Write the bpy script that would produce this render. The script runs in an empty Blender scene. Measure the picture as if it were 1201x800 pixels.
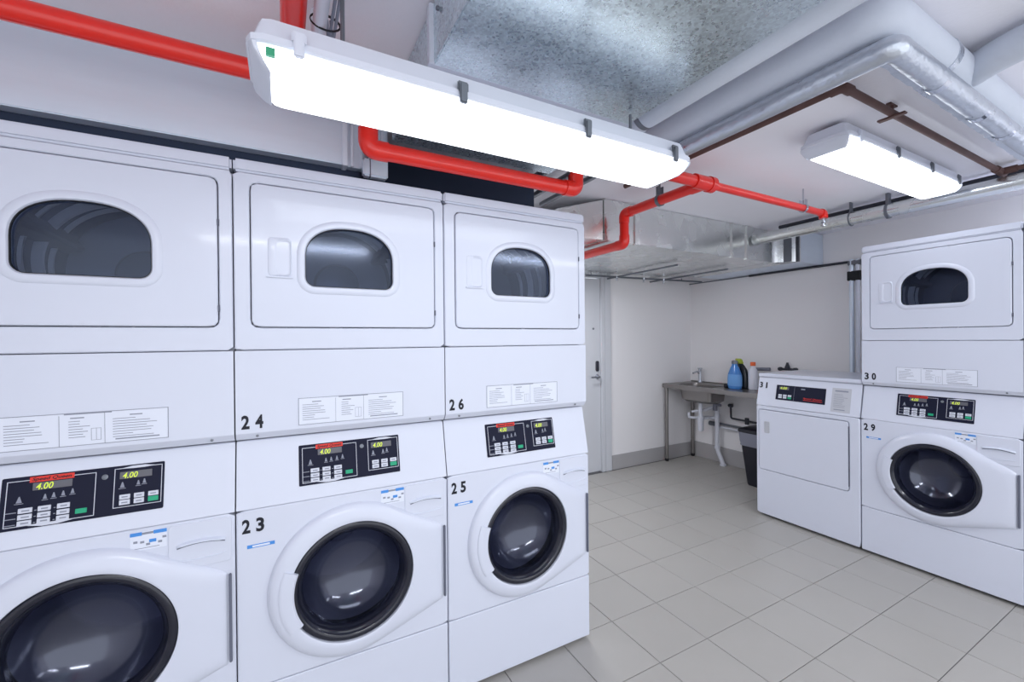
import bpy, bmesh, math, random
from math import sin, cos, pi, radians
from mathutils import Vector, Matrix
rnd = random.Random(7)
SC = bpy.context.scene
COL = SC.collection

# ------------------------------------------------------------------ camera
CAM = Vector((0.1371, -1.571, 1.3951))
YAW, PITCH, ROLL, FPX = 0.4952, -0.0034, -0.0088, 497.97
fw = Vector((sin(YAW)*cos(PITCH), cos(YAW)*cos(PITCH), sin(PITCH)))
rt = Vector((cos(YAW), -sin(YAW), 0)); up = rt.cross(fw)
cr = rt*cos(ROLL)+up*sin(ROLL); cu = -rt*sin(ROLL)+up*cos(ROLL)
cd = bpy.data.cameras.new('camera'); co = bpy.data.objects.new('camera', cd); COL.objects.link(co)
co.matrix_world = Matrix(((cr.x, cu.x, -fw.x, CAM.x), (cr.y, cu.y, -fw.y, CAM.y), (cr.z, cu.z, -fw.z, CAM.z), (0, 0, 0, 1)))
cd.sensor_width = 36; cd.lens = FPX/1201*36; cd.shift_x = -0.001; cd.clip_start = .02; cd.clip_end = 60
SC.camera = co

# ------------------------------------------------------------------ world, lights, exposure
wd = bpy.data.worlds.new('world'); SC.world = wd; wd.use_nodes = True
wd.node_tree.nodes['Background'].inputs[0].default_value = (.90, .94, 1.0, 1)
wd.node_tree.nodes['Background'].inputs[1].default_value = 2.1
SC.view_settings.view_transform = 'Standard'; SC.view_settings.look = 'None'
SC.view_settings.gamma = 1; SC.view_settings.exposure = -0.17; SC.view_settings.use_curve_mapping = False
LAMP_POWER = 4.5       # emission of the low tube light
LAMP2_POWER = 5.5     # emission of the tube light on the ceiling, raised to light the far side
def area(name, loc, rot, sx, sy, power, col=(.93, .96, 1)):
    l = bpy.data.lights.new(name, 'AREA'); l.shape = 'RECTANGLE'; l.size = sx; l.size_y = sy
    l.energy = power; l.color = col
    o = bpy.data.objects.new(name, l); COL.objects.link(o); o.location = loc; o.rotation_euler = rot
    return o
# added area lights standing in for unseen ceiling tubes, behind and beside the camera
area('added_area_light', (.2, -2.6, 2.24), (0, 0, 0), 1.3, .16, 34)
area('added_area_light', (2.6, -2.3, 2.24), (0, 0, 0), 1.3, .16, 22)
area('added_area_light', (1.95, 1.35, 2.0), (0, 0, 0), .9, .16, 26)   # added fill over the door passage, hidden behind the left machines
area('added_area_light', (3.95, -1.45, 2.26), (0, 0, 0), .16, 1.0, 9)

# ------------------------------------------------------------------ materials
def lin(h):
    if isinstance(h, str):
        v = [int(h[i:i+2], 16)/255 for i in (0, 2, 4)]
    else: v = [c/255 for c in h]
    return tuple((c/12.92 if c <= .04045 else ((c+.055)/1.055)**2.4) for c in v)+(1,)
MATS = {}
def mat(name, col, rough=.5, metal=0, coat=0, noise=0, nscale=8, bump=0, bscale=60, rvar=0, trans=0, ior=1.45, emit=None, estr=0, stretch=None):
    m = bpy.data.materials.new(name); m.use_nodes = True; nt = m.node_tree; N = nt.nodes; L = nt.links
    b = N['Principled BSDF']; c = lin(col)
    b.inputs['Base Color'].default_value = c; b.inputs['Roughness'].default_value = rough
    b.inputs['Metallic'].default_value = metal; b.inputs['Coat Weight'].default_value = coat
    b.inputs['Coat Roughness'].default_value = .08
    b.inputs['Transmission Weight'].default_value = trans; b.inputs['IOR'].default_value = ior
    if emit is not None:
        b.inputs['Emission Color'].default_value = lin(emit); b.inputs['Emission Strength'].default_value = estr
    if noise or bump or rvar:
        tc = N.new('ShaderNodeTexCoord'); mp = N.new('ShaderNodeMapping'); L.new(tc.outputs['Object'], mp.inputs[0])
        if stretch: mp.inputs['Scale'].default_value = stretch
        nz = N.new('ShaderNodeTexNoise'); nz.inputs['Scale'].default_value = nscale; nz.inputs['Detail'].default_value = 5
        L.new(mp.outputs[0], nz.inputs[0])
        if noise:
            mx = N.new('ShaderNodeMix'); mx.data_type = 'RGBA'
            mx.inputs[6].default_value = tuple(x*(1-noise) for x in c[:3])+(1,)
            mx.inputs[7].default_value = tuple(min(1, x*(1+noise)) for x in c[:3])+(1,)
            L.new(nz.outputs[0], mx.inputs[0]); L.new(mx.outputs[2], b.inputs['Base Color'])
        if rvar:
            mr = N.new('ShaderNodeMapRange'); mr.inputs[3].default_value = max(.02, rough-rvar); mr.inputs[4].default_value = rough+rvar
            L.new(nz.outputs[0], mr.inputs[0]); L.new(mr.outputs[0], b.inputs['Roughness'])
        if bump:
            n2 = N.new('ShaderNodeTexNoise'); n2.inputs['Scale'].default_value = bscale; n2.inputs['Detail'].default_value = 3
            L.new(mp.outputs[0], n2.inputs[0])
            bp = N.new('ShaderNodeBump'); bp.inputs['Strength'].default_value = bump; bp.inputs['Distance'].default_value = .01
            L.new(n2.outputs[0], bp.inputs['Height']); L.new(bp.outputs[0], b.inputs['Normal'])
    MATS[name] = m; return m
def galv(name, col, rough=.34, spangle=30, var=.22, bst=.25, met=.92):
    m = bpy.data.materials.new(name); m.use_nodes = True; nt = m.node_tree; N = nt.nodes; L = nt.links
    b = N['Principled BSDF']; b.inputs['Metallic'].default_value = met; c = lin(col)
    tc = N.new('ShaderNodeTexCoord'); vo = N.new('ShaderNodeTexVoronoi'); vo.inputs['Scale'].default_value = spangle
    L.new(tc.outputs['Object'], vo.inputs[0])
    nz = N.new('ShaderNodeTexNoise'); nz.inputs['Scale'].default_value = 7; nz.inputs['Detail'].default_value = 6
    L.new(tc.outputs['Object'], nz.inputs[0])
    sp = N.new('ShaderNodeSeparateColor'); L.new(vo.outputs['Color'], sp.inputs[0])
    av = N.new('ShaderNodeMath'); av.operation = 'MULTIPLY_ADD'; av.inputs[1].default_value = .5
    L.new(sp.outputs[0], av.inputs[0]); 
    h = N.new('ShaderNodeMath'); h.operation = 'MULTIPLY'; h.inputs[1].default_value = .5; L.new(nz.outputs[0], h.inputs[0]); L.new(h.outputs[0], av.inputs[2])
    mx = N.new('ShaderNodeMix'); mx.data_type = 'RGBA'
    mx.inputs[6].default_value = tuple(x*(1-var) for x in c[:3])+(1,); mx.inputs[7].default_value = tuple(min(1, x*(1+var)) for x in c[:3])+(1,)
    L.new(av.outputs[0], mx.inputs[0]); L.new(mx.outputs[2], b.inputs['Base Color'])
    mr = N.new('ShaderNodeMapRange'); mr.inputs[3].default_value = rough-.1; mr.inputs[4].default_value = rough+.14
    L.new(av.outputs[0], mr.inputs[0]); L.new(mr.outputs[0], b.inputs['Roughness'])
    bp = N.new('ShaderNodeBump'); bp.inputs['Strength'].default_value = bst; bp.inputs['Distance'].default_value = .01
    L.new(nz.outputs[0], bp.inputs['Height']); L.new(bp.outputs[0], b.inputs['Normal'])
    MATS[name] = m; return m
ENAMEL = mat('white_enamel', (209, 213, 227), .28, coat=.25, noise=.012, nscale=3)
ENAMEL_L = mat('white_enamel_trim', (214, 219, 233), .35, coat=.2)
SLOT = mat('seam_grey_painted_shade', (104, 108, 124), .6)  # grey hinge and seam parts; also paints shade under the drawer lip
BLACK = mat('console_black', (22, 25, 46), .55)
BLACK.node_tree.nodes['Principled BSDF'].inputs['Specular IOR Level'].default_value = .2
RIM = mat('door_rim_black', (24, 26, 40), .2, coat=.3)
RUB = mat('black_rubber', (22, 23, 28), .6)
DRUM = mat('drum_steel', (128, 134, 152), .42, metal=.35, rvar=.08)
DRUM_D = mat('drum_dark_steel', (138, 142, 164), .5, metal=.2)
DRUM_R = mat('drum_ridge', (250, 250, 252), .4)
def tinted(name, tint, ro=.04, gc=(.9, .93, 1, 1), fac=None):
    m = bpy.data.materials.new(name); m.use_nodes = True; nt = m.node_tree; N = nt.nodes; L = nt.links
    N.remove(N['Principled BSDF']); out = N['Material Output']
    tr = N.new('ShaderNodeBsdfTransparent'); tr.inputs[0].default_value = tint
    gl = N.new('ShaderNodeBsdfGlossy'); gl.inputs['Roughness'].default_value = ro; gl.inputs[0].default_value = gc
    fr = N.new('ShaderNodeFresnel'); fr.inputs[0].default_value = 1.5
    mx = N.new('ShaderNodeMixShader'); mx.inputs[0].default_value = fac or 0
    if fac is None: L.new(fr.outputs[0], mx.inputs[0])
    L.new(tr.outputs[0], mx.inputs[1]); L.new(gl.outputs[0], mx.inputs[2])
    L.new(mx.outputs[0], out.inputs[0]); MATS[name] = m; return m
GLASS_W = tinted('washer_door_glass', (.62, .64, .74, 1), .13, (.72, .76, .92, 1), .10)
GLASS_D = tinted('dryer_window_glass', (.70, .74, .82, 1), .10, (.6, .66, .8, 1))
INK = mat('black_ink', (18, 20, 34), .6)
GREY_INK = mat('grey_print', (140, 144, 158), .7)
PAPER = mat('paper_white', (222, 226, 238), .6)
BLUE = mat('sticker_blue', (70, 140, 215), .5)
BTN = mat('button_white', (205, 208, 220), .5)
GREEN = mat('button_green', (22, 160, 118), .45)
REDB = mat('red_print', (222, 52, 40), .5)
LCD = mat('display_grey', (92, 92, 100), .3)
LCD_DIG = mat('display_digits', (190, 205, 70), .5, emit=(200, 220, 70), estr=.5)
LCD_ORG = mat('display_digits_orange', (235, 170, 40), .5, emit=(240, 170, 40), estr=.6)
PLATE = mat('grey_instruction_plate', (188, 190, 198), .45, metal=.2)
WALL = mat('wall_paint', (238, 236, 238), .62, noise=.02, nscale=2, bump=.05, bscale=120)
CEIL = mat('ceiling_paint', (242, 241, 248), .75, noise=.03, nscale=3, bump=.08, bscale=80)
SKIRT = mat('skirting_tile', (172, 170, 172), .45, noise=.05, nscale=6)
DOORP = mat('door_paint', (206, 208, 214), .45)
GROUT = mat('grout', (96, 96, 100), .85)
TILE = mat('floor_tile', (168, 165, 161), .36, noise=.045, nscale=5, bump=.03, bscale=150, rvar=.06)
# slight tone change from tile to tile
nt = TILE.node_tree; oi = nt.nodes.new('ShaderNodeObjectInfo'); hs = nt.nodes.new('ShaderNodeHueSaturation')
mrr = nt.nodes.new('ShaderNodeMapRange'); mrr.inputs[3].default_value = .985; mrr.inputs[4].default_value = 1.015
nt.links.new(oi.outputs['Random'], mrr.inputs[0]); nt.links.new(mrr.outputs[0], hs.inputs['Value'])
bs = nt.nodes['Principled BSDF']; src = bs.inputs['Base Color'].links[0].from_socket
nt.links.new(src, hs.inputs['Color']); nt.links.new(hs.outputs[0], bs.inputs['Base Color'])
GALV = galv('galvanised_duct', (208, 220, 228), .29, 150, .32, .3, .88)
GALV_F = galv('galvanised_smooth', (226, 229, 228), .24, 10, .03, .008, .93)
GALV_P = mat('painted_grey_duct', (218, 228, 240), .42, metal=.5, noise=.05, nscale=4, stretch=(1, 1, 6))
FOIL = mat('foil_wrap', (196, 202, 212), .3, metal=.75, noise=.08, nscale=12, bump=.5, bscale=30, rvar=.1)
INSUL = mat('pipe_insulation', (208, 214, 226), .7, noise=.04, nscale=6, bump=.15, bscale=40)
REDP = mat('red_pipe_paint', (230, 38, 26), .28, coat=.35, noise=.08, nscale=20)
RUST = mat('rusty_pipe', (92, 66, 62), .65, noise=.35, nscale=16)
STEEL = mat('brushed_steel', (146, 142, 140), .33, metal=.85, noise=.05, nscale=10, stretch=(20, 1, 1))
CHROME = mat('chrome', (200, 204, 212), .15, metal=1)
HANG = mat('zinc_hanger', (120, 124, 132), .45, metal=.7)
PVC = mat('white_pvc', (214, 216, 226), .4)
DARKP = mat('dark_valve_pipe', (48, 50, 60), .5)
GAP_SHADE = mat('painted_gap_shade', (44, 54, 76), .8)
LHOUS = mat('lamp_housing', (216, 220, 232), .45)
LENS2 = mat('lamp_lens_bright', (255, 255, 255), .3, emit=(240, 247, 255), estr=LAMP2_POWER)
LENS = mat('lamp_lens', (255, 255, 255), .3, emit=(240, 247, 255), estr=LAMP_POWER)
BINM = mat('bin_plastic', (28, 29, 40), .35)
BAG = mat('bin_liner', (130, 132, 146), .5)
BOT_BLUE = mat('blue_bottle', (64, 130, 205), .3, coat=.3)
BOT_DK = mat('dark_bottle', (14, 28, 36), .3, coat=.3)
BOT_W = mat('white_bottle', (220, 222, 232), .35)
CAP_Y = mat('lime_cap', (160, 175, 50), .4)
CAP_O = mat('orange_cap', (232, 104, 52), .4)
STICK_G = mat('green_sticker', (60, 160, 120), .5)

# ------------------------------------------------------------------ helpers
def tag(o, label=None, cat=None, group=None, kind=None):
    if label: o['label'] = label
    if cat: o['category'] = cat
    if group: o['group'] = group
    if kind: o['kind'] = kind
    return o
def thing(name, label, cat, loc=(0, 0, 0), rz=0, group=None):
    o = bpy.data.objects.new(name, None); COL.objects.link(o); o.location = loc; o.rotation_euler = (0, 0, rz)
    o.empty_display_size = .05
    return tag(o, label, cat, group)
class MB:
    def __init__(s): s.v = []; s.f = []; s.mi = []; s.cur = 0
    def add(s, vs, fs):
        n = len(s.v); s.v += [tuple(v) for v in vs]; s.f += [tuple(i+n for i in f) for f in fs]; s.mi += [s.cur]*len(fs); return s
    def loft(s, loops, closed=True, cap0=False, cap1=False):
        n = len(loops[0]); vs = [p for l in loops for p in l]; fs = []
        for k in range(len(loops)-1):
            for i in range(n if closed else n-1):
                j = (i+1) % n; fs.append((k*n+i, k*n+j, (k+1)*n+j, (k+1)*n+i))
        if cap0: fs.append(tuple(range(n))[::-1])
        if cap1: fs.append(tuple(range((len(loops)-1)*n, len(loops)*n)))
        return s.add(vs, fs)
    def box(s, x0, x1, y0, y1, z0, z1, b=0):
        if b <= 0:
            vs = [(x, y, z) for x in (x0, x1) for y in (y0, y1) for z in (z0, z1)]
            return s.add(vs, [(0, 1, 3, 2), (4, 6, 7, 5), (0, 4, 5, 1), (2, 3, 7, 6), (0, 2, 6, 4), (1, 5, 7, 3)])
        bm = bmesh.new(); bmesh.ops.create_cube(bm, size=1)
        for v in bm.verts: v.co = Vector(((x0+x1)/2+v.co.x*(x1-x0), (y0+y1)/2+v.co.y*(y1-y0), (z0+z1)/2+v.co.z*(z1-z0)))
        bmesh.ops.bevel(bm, geom=bm.edges[:], offset=b, segments=2, affect='EDGES')
        bm.verts.index_update(); s.add([v.co[:] for v in bm.verts], [tuple(v.index for v in f.verts) for f in bm.faces]); bm.free(); return s
    def tube(s, pts, r, n=16, fil=0, caps=True, fseg=6):
        pts = [Vector(p) for p in pts]
        if fil:
            q = [pts[0]]
            for a, b, c in zip(pts, pts[1:], pts[2:]):
                u = (a-b).normalized(); w = (c-b).normalized(); d = min(fil, (a-b).length*.49, (c-b).length*.49)
                p0 = b+u*d; p1 = b+w*d
                for k in range(fseg+1):
                    t = k/fseg; q.append(p0*(1-t)**2+b*2*t*(1-t)+p1*t*t)
            q.append(pts[-1]); pts = q
        loops = []; nrm = None
        for i, p in enumerate(pts):
            t = (pts[min(i+1, len(pts)-1)]-pts[max(i-1, 0)]).normalized()
            if nrm is None:
                nrm = t.cross(Vector((0, 0, 1)));
                if nrm.length < .1: nrm = t.cross(Vector((1, 0, 0)))
            nrm = (nrm-t*nrm.dot(t)).normalized(); bn = t.cross(nrm)
            rr = r[i] if isinstance(r, (list, tuple)) else r
            loops.append([p+(nrm*cos(2*pi*k/n)+bn*sin(2*pi*k/n))*rr for k in range(n)])
        return s.loft(loops, True, caps, caps)
    def lathe(s, prof, c, axis='z', n=32, cap0=False, cap1=False):
        loops = []
        for r, h in prof:
            l = []
            for k in range(n):
                a = 2*pi*k/n
                if axis == 'z': l.append((c[0]+r*cos(a), c[1]+r*sin(a), c[2]+h))
                elif axis == 'y': l.append((c[0]+r*cos(a), c[1]+h, c[2]+r*sin(a)))
                else: l.append((c[0]+h, c[1]+r*cos(a), c[2]+r*sin(a)))
            loops.append(l)
        return s.loft(loops, True, cap0, cap1)
    def build(s, name, m, parent=None, smooth=40, **kw):
        me = bpy.data.meshes.new(name); me.from_pydata(s.v, [], s.f)
        for q in (m if isinstance(m, (list, tuple)) else [m]): me.materials.append(q)
        for p, k in zip(me.polygons, s.mi): p.material_index = k
        bm = bmesh.new(); bm.from_mesh(me); bmesh.ops.recalc_face_normals(bm, faces=bm.faces[:]); bm.to_mesh(me); bm.free()
        me.polygons.foreach_set('use_smooth', [True]*len(me.polygons)); me.set_sharp_from_angle(angle=radians(smooth)); me.update()
        o = bpy.data.objects.new(name, me); COL.objects.link(o); o.parent = parent
        if len(s.f) > 6:
            w_ = o.modifiers.new('weighted', 'WEIGHTED_NORMAL'); w_.keep_sharp = True; w_.weight = 100; w_.mode = 'FACE_AREA'
        return tag(o, **kw) if kw else o
def rrect(x0, x1, z0, z1, r, seg=5):
    out = []
    for cx, cz, a0 in ((x1-r, z1-r, 0), (x0+r, z1-r, 90), (x0+r, z0+r, 180), (x1-r, z0+r, 270)):
        for k in range(seg+1):
            a = radians(a0+90*k/seg); out.append((cx+r*cos(a), cz+r*sin(a)))
    return out
def inset(poly, d):
    n = len(poly); out = []
    for i in range(n):
        a, b, c = Vector(poly[i-1]), Vector(poly[i]), Vector(poly[(i+1) % n])
        e1 = (b-a); e2 = (c-b)
        e1 = e1.normalized() if e1.length > 1e-9 else e2.normalized(); e2 = e2.normalized() if e2.length > 1e-9 else e1
        nn = Vector((-(e1.y+e2.y), e1.x+e2.x)); l = nn.length
        nn = nn/l if l > 1e-6 else Vector((-e1.y, e1.x))
        k = 1/max(.5, nn.dot(Vector((-e1.y, e1.x))))
        out.append((b.x+nn.x*d*k, b.y+nn.y*d*k))
    return out
def resample(poly, c, n=96):
    # polygon (star-shaped about c) sampled by angle, corners kept close
    out = []
    m = len(poly)
    for k in range(n):
        a = 2*pi*k/n; dx, dz = cos(a), sin(a); best = 0
        for i in range(m):
            x1, z1 = poly[i][0]-c[0], poly[i][1]-c[1]; x2, z2 = poly[(i+1) % m][0]-c[0], poly[(i+1) % m][1]-c[1]
            den = dx*(z2-z1)-dz*(x2-x1)
            if abs(den) < 1e-12: continue
            t = (x1*(z2-z1)-z1*(x2-x1))/den; u = (x1*dz-z1*dx)/den
            if t > 0 and -1e-6 <= u <= 1+1e-6: best = max(best, t)
        out.append((c[0]+dx*best, c[1]+dz*best))
    return out
def L3(poly, y): return [(x, y, z) for x, z in poly]
def plate(mb, poly, y0, y1, b=.002):
    """solid plate facing -y: front at y0, back at y1"""
    return mb.loft([L3(poly, y1), L3(poly, y0+b), L3(inset(poly, b*.35), y0+b*.3), L3(inset(poly, b), y0)], True, True, True)
def holed(mb, outer, inner, y0, y1, b=.002, n=120, c=None):
    c = c or (sum(p[0] for p in inner)/len(inner), sum(p[1] for p in inner)/len(inner))
    o = outer; i = inner
    o0 = resample(o, c, n); o1 = resample(inset(o, b), c, n); i0 = resample(i, c, n); i1 = resample(inset(i, -b), c, n)
    return mb.loft([L3(i0, y1), L3(o0, y1), L3(o0, y0+b), L3(o1, y0), L3(i1, y0), L3(i0, y0+b), L3(i0, y1)])
def rect(x0, x1, z0, z1, k=14):
    out = []
    for (a, b) in (((x1, z0), (x1, z1)), ((x1, z1), (x0, z1)), ((x0, z1), (x0, z0)), ((x0, z0), (x1, z0))):
        for t in range(k): out.append((a[0]+(b[0]-a[0])*t/k, a[1]+(b[1]-a[1])*t/k))
    return out
def text_mesh(s, size, off=0, depth=.0006, sx=1, spacing=1, font_shear=0):
    c = bpy.data.curves.new('txt', 'FONT'); c.body = s; c.size = size; c.offset = off; c.extrude = depth; c.space_character = spacing
    c.shear = font_shear; c.resolution_u = 3
    o = bpy.data.objects.new('txt', c); COL.objects.link(o)
    bpy.context.view_layer.update()
    me = bpy.data.meshes.new_from_object(o.evaluated_get(bpy.context.evaluated_depsgraph_get()))
    vs = [(v.co.x*sx, -v.co.z, v.co.y) for v in me.vertices]; fs = [tuple(p.vertices) for p in me.polygons]
    bpy.data.objects.remove(o); bpy.data.curves.remove(c); bpy.data.meshes.remove(me)
    return vs, fs
def text(mb, s, x, z, y, size, **k):
    """text with lower-left at x,z, fitted height 'size' (cap height)"""
    w = k.pop('width', None)
    vs, fs = text_mesh(s, 1.0, **k)
    x0 = min(v[0] for v in vs); x1 = max(v[0] for v in vs); z0 = min(v[2] for v in vs); z1 = max(v[2] for v in vs)
    kz = size/(z1-z0); kx = (w/(x1-x0)) if w else kz
    d = .0008
    return mb.add([(x+(v[0]-x0)*kx, y+(d*.5 if v[1] > 0 else -d*.5), z+(v[2]-z0)*kz) for v in vs], fs)
def copy_tree(o, parent=None):
    c = o.copy(); COL.objects.link(c); c.parent = parent
    for ch in list(o.children): copy_tree(ch, c)
    return c

# ------------------------------------------------------------------ setting
CEIL_Z = 2.32
XW, YW = 4.43, 1.9           # sink wall, door wall
XL, YN = -1.6, -3.3
def struct(name, mb, m, parent=None): return mb.build(name, m, parent, kind='structure') if parent is None else mb.build(name, m, parent)
floor = struct('floor', MB().box(XL, XW+.1, YN, YW+.1, -.12, -.004), GROUT)
TX, TY, TP, TQ = 1.549, .043, .3035, .3063
tilemb = MB(); g = .0016
def tile_vs(w, h):
    b = .0015; pts = [(0, 0), (w, 0), (w, h), (0, h)]; ins = [(b, b), (w-b, b), (w-b, h-b), (b, h-b)]
    return [(x, y, -.008) for x, y in pts]+[(x, y, -.001) for x, y in pts]+[(x, y, 0) for x, y in ins]
TF = [(0, 1, 5, 4), (1, 2, 6, 5), (2, 3, 7, 6), (3, 0, 4, 7), (4, 5, 9, 8), (5, 6, 10, 9), (6, 7, 11, 10), (7, 4, 8, 11), (8, 9, 10, 11)]
cache = {}
rest = MB()
for i in range(-11, 10):
    for j in range(-12, 7):
        x0 = TX+i*TP+g; x1 = TX+(i+1)*TP-g; y0 = TY+j*TQ+g; y1 = TY+(j+1)*TQ-g
        x0 = max(x0, XL); x1 = min(x1, XW); y0 = max(y0, YN); y1 = min(y1, YW)
        if x1-x0 < .02 or y1-y0 < .02: continue
        w, h = round(x1-x0, 4), round(y1-y0, 4); vs = tile_vs(w, h)
        if x1 > .9 and y1 > -1.5 and i >= -2:
            if (w, h) not in cache:
                m_ = MB().add(vs, TF); cache[(w, h)] = o = m_.build('tile', TILE, floor, smooth=4); o.modifiers.clear()
            else:
                o = bpy.data.objects.new('tile', cache[(w, h)].data); COL.objects.link(o); o.parent = floor
            o.location = (x0, y0, rnd.uniform(-.0004, .0004))
        else: rest.add([(x0+a, y0+b, c) for a, b, c in vs], TF)
rest.build('tile_field', TILE, floor, smooth=4, kind='stuff')
struct('ceiling', MB().box(XL, XW+.1, YN, YW+.1, CEIL_Z, CEIL_Z+.1), CEIL)
struct('wall_right', MB().box(XW, XW+.1, YN, YW+.1, 0, CEIL_Z), WALL)
# door wall with an opening for the door
DX0, DX1, DZ = 2.16, 3.085, 2.05
wb = MB().box(XL, DX0-.06, YW, YW+.1, 0, CEIL_Z).box(DX1+.04, XW, YW, YW+.1, 0, CEIL_Z).box(DX0-.06, DX1+.04, YW, YW+.1, DZ+.04, CEIL_Z)
struct('wall_back', wb, WALL)
struct('wall_left', MB().box(XL-.1, XL, YN, YW+.1, 0, CEIL_Z), WALL)
struct('wall_machines', MB().box(XL, 1.42, .82, .9, 0, CEIL_Z), WALL)
# the room goes on behind the camera; front left open for added world fill
struct('baseboard_back', MB().box(3.19, XW-.012, YW-.012, YW, 0, .155, .003), SKIRT)
struct('baseboard_right', MB().box(XW-.012, XW, -1.6, YW, 0, .175, .003), SKIRT)
# door
door = tag(bpy.data.objects.new('door_1', None), kind='structure'); COL.objects.link(door); door.location = (DX0, YW, 0)
W_ = DX1-DX0
MB().box(.0, W_-.03, .012, .05, .012, DZ-.03, .002).build('door_leaf', DOORP, door)
MB().box(W_-.026, W_+.015, -.012, .09, 0, DZ+.03, .003).build('door_jamb', DOORP, door)
MB().box(-.04, -.004, -.012, .09, 0, DZ+.03, .003).build('door_jamb', DOORP, door)
MB().box(-.003, W_-.027, -.012, .09, DZ-.02, DZ+.03, .003).build('door_head', DOORP, door)
MB().box(W_+.018, W_+.1, -.014, 0, 0, DZ+.08, .004).build('architrave', DOORP, door)
hx = W_-.075
h = MB(); plate(h, rrect(hx-.018, hx+.018, 1.055, 1.165, .017), -.004, .012, .003); h.build('lock_plate', DARKP, door)
h = MB().lathe([(.026, .0), (.026, -.01), (.012, -.014), (.012, -.045)], (hx, .012, 1.0), 'y', 20, True, True)
h.tube([(hx, -.03, 1.0), (hx-.11, -.035, 1.0)], .009, 10); h.build('door_handle', CHROME, door)
h = MB().lathe([(.011, .0), (.011, -.006), (.005, -.007)], (W_-.12, .012, 1.50), 'y', 14, True, True); h.build('peephole', HANG, door)
# added dark panels standing in for the shade above and behind the left machines
struct('painted_shade_trim_1', MB().box(XL, .40, .15, .40, 2.0, CEIL_Z-.002).box(XL, 1.375, .46, .75, 1.985, CEIL_Z-.002), GAP_SHADE)

# ------------------------------------------------------------------ washing machine (stacked type), local frame: x right, y into the machine, z up
GL = (.347, .568)
def side_shell(mb, x0, x1, y0, y1, z0, z1, t=.012):
    o = [(x0, z0), (x1, z0), (x1, z1), (x0, z1)]; i = [(x0+t, z0+t), (x1-t, z0+t), (x1-t, z1-t), (x0+t, z1-t)]
    return mb.loft([L3(o, y1), L3(o, y0), L3(i, y0), L3(i, y1-t)], True, True, True)
SL0, SL1, SY0, SY1 = .868, 1.076, .002, .046      # sloping console
def slope(o):
    me = o.data
    for v in me.vertices: v.co.y += SY0+(SY1-SY0)*(v.co.z-SL0)/(SL1-SL0)
    me.update(); return o
def cbox(mb, x0, x1, z0, z1, y0, y1, b=.0006): return mb.box(x0, x1, y0, y1, z0, z1, b)
def frame_line(mb, x0, x1, z0, z1, y, t=.0016):
    mb.box(x0, x1, y, y+.001, z0, z0+t); mb.box(x0, x1, y, y+.001, z1-t, z1); mb.box(x0, x0+t, y, y+.001, z0, z1); mb.box(x1-t, x1, y, y+.001, z0, z1); return mb
def lens_mark(mb, xc, z, w, hgt, y):
    pts = [(xc-w/2, z), (xc-w/6, z-hgt*.8), (xc+w/6, z-hgt*.8), (xc+w/2, z), (xc+w/6, z+hgt*.35), (xc-w/6, z+hgt*.35)]
    return mb.loft([L3(pts, y+.001), L3(pts, y)], True, True, True)
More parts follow.
